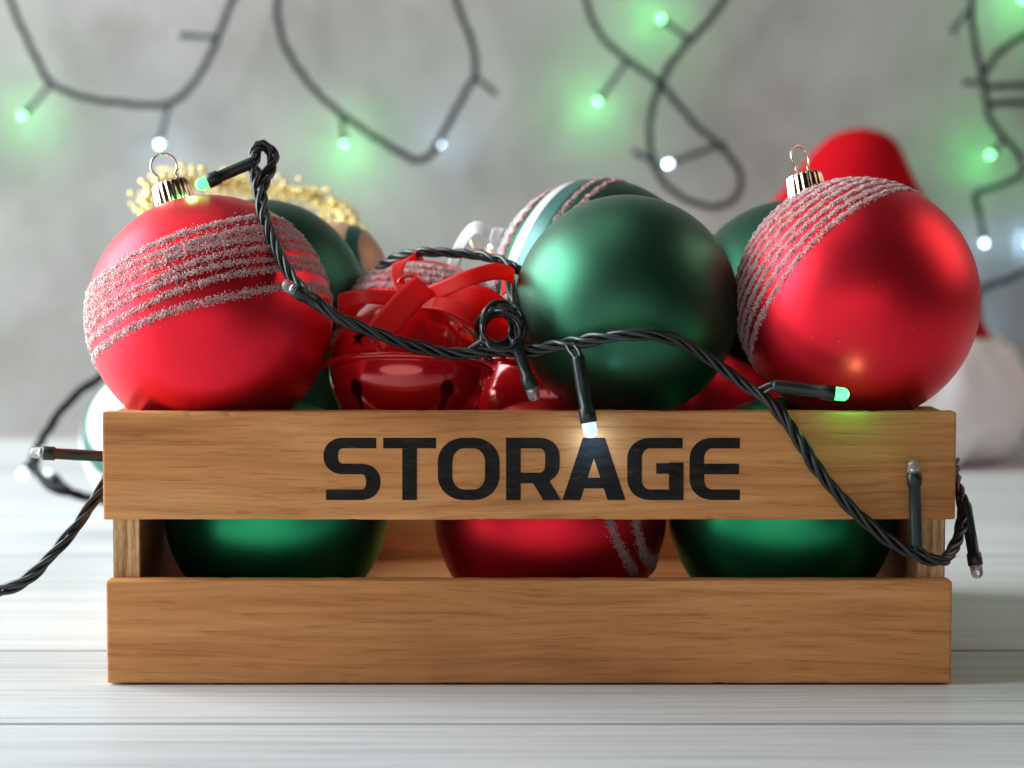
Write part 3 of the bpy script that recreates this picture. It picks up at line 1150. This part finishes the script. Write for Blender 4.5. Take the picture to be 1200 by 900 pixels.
# main run from the loop over the left ball to the right corner
cable([(303, 222, 0.030), (307, 240, 0.026), (315, 268, 0.018), (327, 298, 0.010), (343, 326, 0.004), (366, 350, -0.002), (398, 374, -0.001), (440, 392, 0.004), (490, 406, 0.010),
       (535, 414, 0.011), (575, 411, 0.010), (615, 412, 0.010), (650, 407, 0.007), (700, 397, -0.001), (748, 391, -0.006), (790, 397, -0.004),
       (830, 420, 0.001), (868, 446, 0.000), (905, 474, -0.004), (935, 516, -0.0042), (968, 562, -0.0042), (1010, 608, -0.0036), (1050, 638, -0.0030),
       (1085, 653, -0.0028), (1108, 655, -0.0018), (1120, 640, 0.008), (1127, 610, 0.018), (1127, 585, 0.024), (1120, 565, 0.033), (1117, 540, 0.05)], seed=3)
# the bend standing up over the ball
cable([(304, 228, 0.029), (300, 208, 0.034), (297, 190, 0.038), (300, 177, 0.040), (308, 171, 0.041), (316, 177, 0.042), (319, 190, 0.041), (315, 204, 0.038), (307, 224, 0.032)],
      3, 0.00105, 0.0013, 0.020, seed=4)
# run over the glitter ball
cable([(446, 312, 0.100), (462, 302, 0.088), (490, 296, 0.080), (525, 296, 0.076), (560, 300, 0.072), (590, 306, 0.066), (606, 314, 0.060), (613, 323, 0.062)], 3, 0.00085, 0.0011, 0.024, seed=5)
# strands dropping from it to the knot
cable([(600, 312, 0.062), (596, 322, 0.052), (600, 345, 0.036), (604, 368, 0.028), (604, 392, 0.020)], 2, 0.00095, 0.0011, 0.05, seed=6)


def coil():
    V, Fc = [], []
    rng = np.random.default_rng(5)
    for k in range(6):
        pts = []
        c0 = np.array([584 + rng.uniform(-7, 6), 386 + rng.uniform(-6, 6)])
        rx, rz = 23 + rng.uniform(-7, 5), 25 + rng.uniform(-7, 5)
        ph = rng.uniform(-40, 40)
        for j in range(15):
            a = R(-120 + ph + 370 * j / 14)
            pts.append(P(c0[0] + rx * math.cos(a), c0[1] - rz * math.sin(a), 0.010 + 0.0017 * k + 0.006 * math.sin(a + k)))
        pts = [P(545 + 6 * k, 412 + 2 * k, 0.012)] + pts + [P(620 + 5 * k, 409 + 3 * (k % 2), 0.012)]
        p = catmull([np.array(q) for q in pts], 0.0012) - np.array(sl.location)
        v, f = tube_data(p, 0.00088, 7, True, len(V))
        V += v; Fc += f
    link('knot', mesh('knot', V, Fc), M['cable'], sl)


coil()
# left run, leaving the crate towards the lower left
cable([(140, 530, 0.030), (122, 566, 0.022), (108, 590, 0.016), (90, 618, 0.010), (62, 650, 0.006), (30, 680, 0.004), (-10, 694, 0.004), (-60, 700, 0.006)], 4, 0.00085, 0.00125, 0.036, seed=8)

RL = 0.0022
lamp(sl, P(297, 190, 0.036), P(229, 219, 0.034), RL, 'g', P(302, 184, 0.038))
lamp(sl, P(388, 366, 0.000), P(331, 331, -0.006), RL, None, P(402, 375, 0.000))
lamp(sl, P(603, 398, 0.008), P(628, 470, 0.004), RL, None, P(600, 390, 0.012))
lamp(sl, P(677, 418, -0.002), P(693, 513, -0.0055), RL * 1.12, 'w', P(668, 404, 0.002))
lamp(sl, P(906, 452, -0.005), P(995, 463, -0.006), RL * 1.05, 'g', P(886, 461, -0.002))
lamp(sl, P(1074, 640, -0.004), P(1070.5, 538, -0.0045), RL * 1.0, None, P(1086, 653, -0.003))
lamp(sl, P(1131, 590, 0.020), P(1146, 678, 0.014), RL * 1.0, None, P(1124, 578, 0.027))
lamp(sl, P(125, 535, 0.020), P(35, 530, 0.014), RL * 0.95, None, P(140, 535, 0.026))


# ------------------------------------------------------------------ lights on the wall
def wall_string(ctrls, lamps, label, y=None, rl=0.0021, pitch=0.05):
    y = WALL_Y - 0.030 if y is None else y
    fx = lambda c: c if len(c) > 2 else (c[0], c[1], y)
    first = fx(ctrls[0][0])
    o = empty('string_lights', P(*first), label, 'string lights', 'fairy lights hung behind the crate')
    for k, ct in enumerate(ctrls):
        p = world_path([fx(c) for c in ct], 0.004) - np.array(o.location)
        strands('cable', p, 3, 0.00110, 0.0015, pitch, M['cable_matt'], o, 6, 0.25, k)
    for (b_, t_, lit) in lamps:
        tt = fx(t_)
        lamp(o, P(*fx(b_)), P(tt[0], tt[1], tt[2] + (0.006 if len(t_) == 2 else 0)), rl, lit, None, True)
    return o


YW = WALL_Y - 0.030
wall_string([[(4, -40), (12, 0), (30, 42), (46, 75), (60, 98), (98, 114), (150, 121), (195, 122), (225, 100), (248, 60), (262, 25), (280, -20), (290, -60)]],
            [((58, 100), (24, 138), 'g'), ((197, 126), (186, 172), 'w'), ((254, 44), (203, 41), None)],
            'fairy light loop at top left of the wall with green and white bulbs')
wall_string([[(336, -50), (325, 0), (330, 42), (350, 82), (378, 115), (420, 148), (458, 172), (488, 188), (505, 180), (522, 150), (543, 112), (557, 85), (553, 50), (538, 12), (526, -40)]],
            [((400, 136), (404, 172), 'g'), ((500, 187), (518, 166), 'w'), ((557, 90), (586, 114), None)],
            'deep fairy light loop over the jingle bell with a hanging white bulb')
wall_string([[(672, -50), (685, -5), (702, 38), (735, 70), (775, 100), (815, 145), (848, 175), (868, 205), (862, 232), (836, 243), (800, 232), (772, 205), (761, 165), (766, 120), (790, 70), (830, 25), (862, -20), (885, -60)]],
            [((808, 46), (772, 20), 'g'), ((735, 72), (698, 122), 'g'), ((850, 168), (780, 193, YW - 0.03), 'w'), ((774, 195), (736, 173), None)],
            'fairy light strand crossing itself in a loop above the right red ball')
wall_string([[(1142, -50), (1138, 0), (1143, 50), (1152, 92), (1160, 138), (1178, 162), (1198, 186), (1196, 206), (1168, 219), (1143, 228), (1148, 250)],
             [(1260, 20), (1215, 35), (1175, 58), (1152, 88)], [(1154, 103), (1190, 100), (1260, 99)], [(1158, 122), (1195, 120), (1260, 124)]],
            [((1146, 236), (1154, 288), 'w'), ((1180, 160), (1158, 184), 'g'), ((1134, 12), (1110, 46), None), ((1152, 97), (1120, 95), None), ((1215, -18), (1196, 2), 'g')],
            'tangled fairy light strand at the right edge of the wall with a bright green bulb')
wall_string([[(1260, 296), (1215, 312), (1180, 328), (1152, 338), (1142, 350), (1146, 370), (1140, 420)]], [((1146, 350), (1150, 388), 'w'), ((1215, 312), (1206, 285, WALL_Y - 0.01), 'w')],
            'fairy light wire low on the wall beside the right red ball')
wall_string([[(150, 425, 0.50), (112, 446, 0.48), (80, 472, 0.46), (54, 508, 0.44), (40, 540, 0.40), (60, 570, 0.36), (100, 582, 0.36), (140, 590, 0.36)]],
            [((45, 536, 0.41), (22, 560, 0.40), 'f'), ((82, 577, 0.37), (52, 553, 0.38), 'f')],
            'fairy light wire curling on the table left of the crate', rl=0.0027)

# ------------------------------------------------------------------ gold bead garland
bg = empty('bead_garland', P(300, 220, 0.21), 'gold bead garland heaped behind the left balls', 'garland')
bead = sphere_mesh('bead', 0.0015, 12, 8)
bead.materials.append(M['gold'])
gp = catmull([np.array(P(*c)) for c in [(172, 250, 0.34), (174, 226, 0.34), (196, 211, 0.35), (230, 212, 0.36), (270, 217, 0.37), (310, 222, 0.37), (350, 228, 0.37), (385, 240, 0.37), (408, 260, 0.36), (420, 290, 0.35)]], 0.001)
gT, gN, gB = frames(gp)
rg = np.random.default_rng(11)
k = 0
for i in range(290):
    t = i / 290 * (len(gp) - 1)
    j = int(t)
    a = i * 1.9 + rg.uniform(-0.4, 0.4)
    rr = rg.uniform(0.0025, 0.0075)
    p = gp[j] + rr * (math.cos(a) * gN[j] + math.sin(a) * gB[j])
    o = link('bead', bead, None, bg, Vector(p) - bg.location)
    s = rg.uniform(0.8, 1.15)
    o.scale = (s, s, s)
v, f = tube_data(gp[::4] - np.array(bg.location), 0.0022, 6)
link('thread', mesh('thread', v, f), M['gold'], bg)

# ------------------------------------------------------------------ santa hat on the table at the back right
hy = 0.77
base = P(1006, 500, hy)
hat = empty('santa_hat', (base.x, hy, 0), 'soft red felt hat with white fur brim on the table behind the crate', 'hat')
sc_ = mpp(hy)
hz = lambda py: P(600, py, hy).z
prof_ = [(0.092, 0.055), (0.090, 0.080), (0.084, hz(330)), (0.064, hz(270)), (0.047, hz(230)), (0.036, hz(200)), (0.026, hz(172)), (0.016, hz(157)), (0.0005, hz(150))]
d = catmull([np.array([r_, 0, z_]) for r_, z_ in prof_], 0.005)
me = lathe('cone', [(max(0.0003, q[0]), q[2]) for q in d], 96)
from mathutils import noise as mn
for v in me.vertices:
    a = math.atan2(v.co.y, v.co.x)
    k = mn.noise(Vector((v.co.x * 14, v.co.y * 14, v.co.z * 9)))
    s = 1 + 0.10 * k
    lean = max(0, (hz(150) - v.co.z)) * 0.22 * max(0.0, min(1.0, (v.co.z - 0.08) / 0.05))
    v.co = Vector((v.co.x * s - lean + 0.002, v.co.y * s, v.co.z + 0.004 * k))
link('cone', me, M['felt'], hat)
V, Fc = [], []
nu, nv = 120, 36
for i in range(nu):
    for j in range(nv):
        a, b_ = 2 * math.pi * i / nu, 2 * math.pi * j / nv
        d_ = Vector((math.cos(b_) * 0.030, 0, math.sin(b_) * 0.041))
        n1 = mn.noise(Vector((math.cos(a) * 4, math.sin(a) * 4, b_ * 1.2))) * 0.15 + mn.noise(Vector((math.cos(a) * 16, math.sin(a) * 16, b_ * 4))) * 0.09 + random.uniform(-0.03, 0.03)
        rr = 0.082 + d_.x * (1 + n1)
        V.append((rr * math.cos(a), rr * math.sin(a), max(0.0, 0.040 + d_.z * (1 + n1))))
for i in range(nu):
    for j in range(nv):
        i2, j2 = (i + 1) % nu, (j + 1) % nv
        Fc.append((i * nv + j, i2 * nv + j, i2 * nv + j2, i * nv + j2))
link('brim', fix_normals(mesh('brim', V, Fc)), M['fur'], hat)

for o in list(bpy.data.objects):
    if '_r' in o:
        del o['_r']
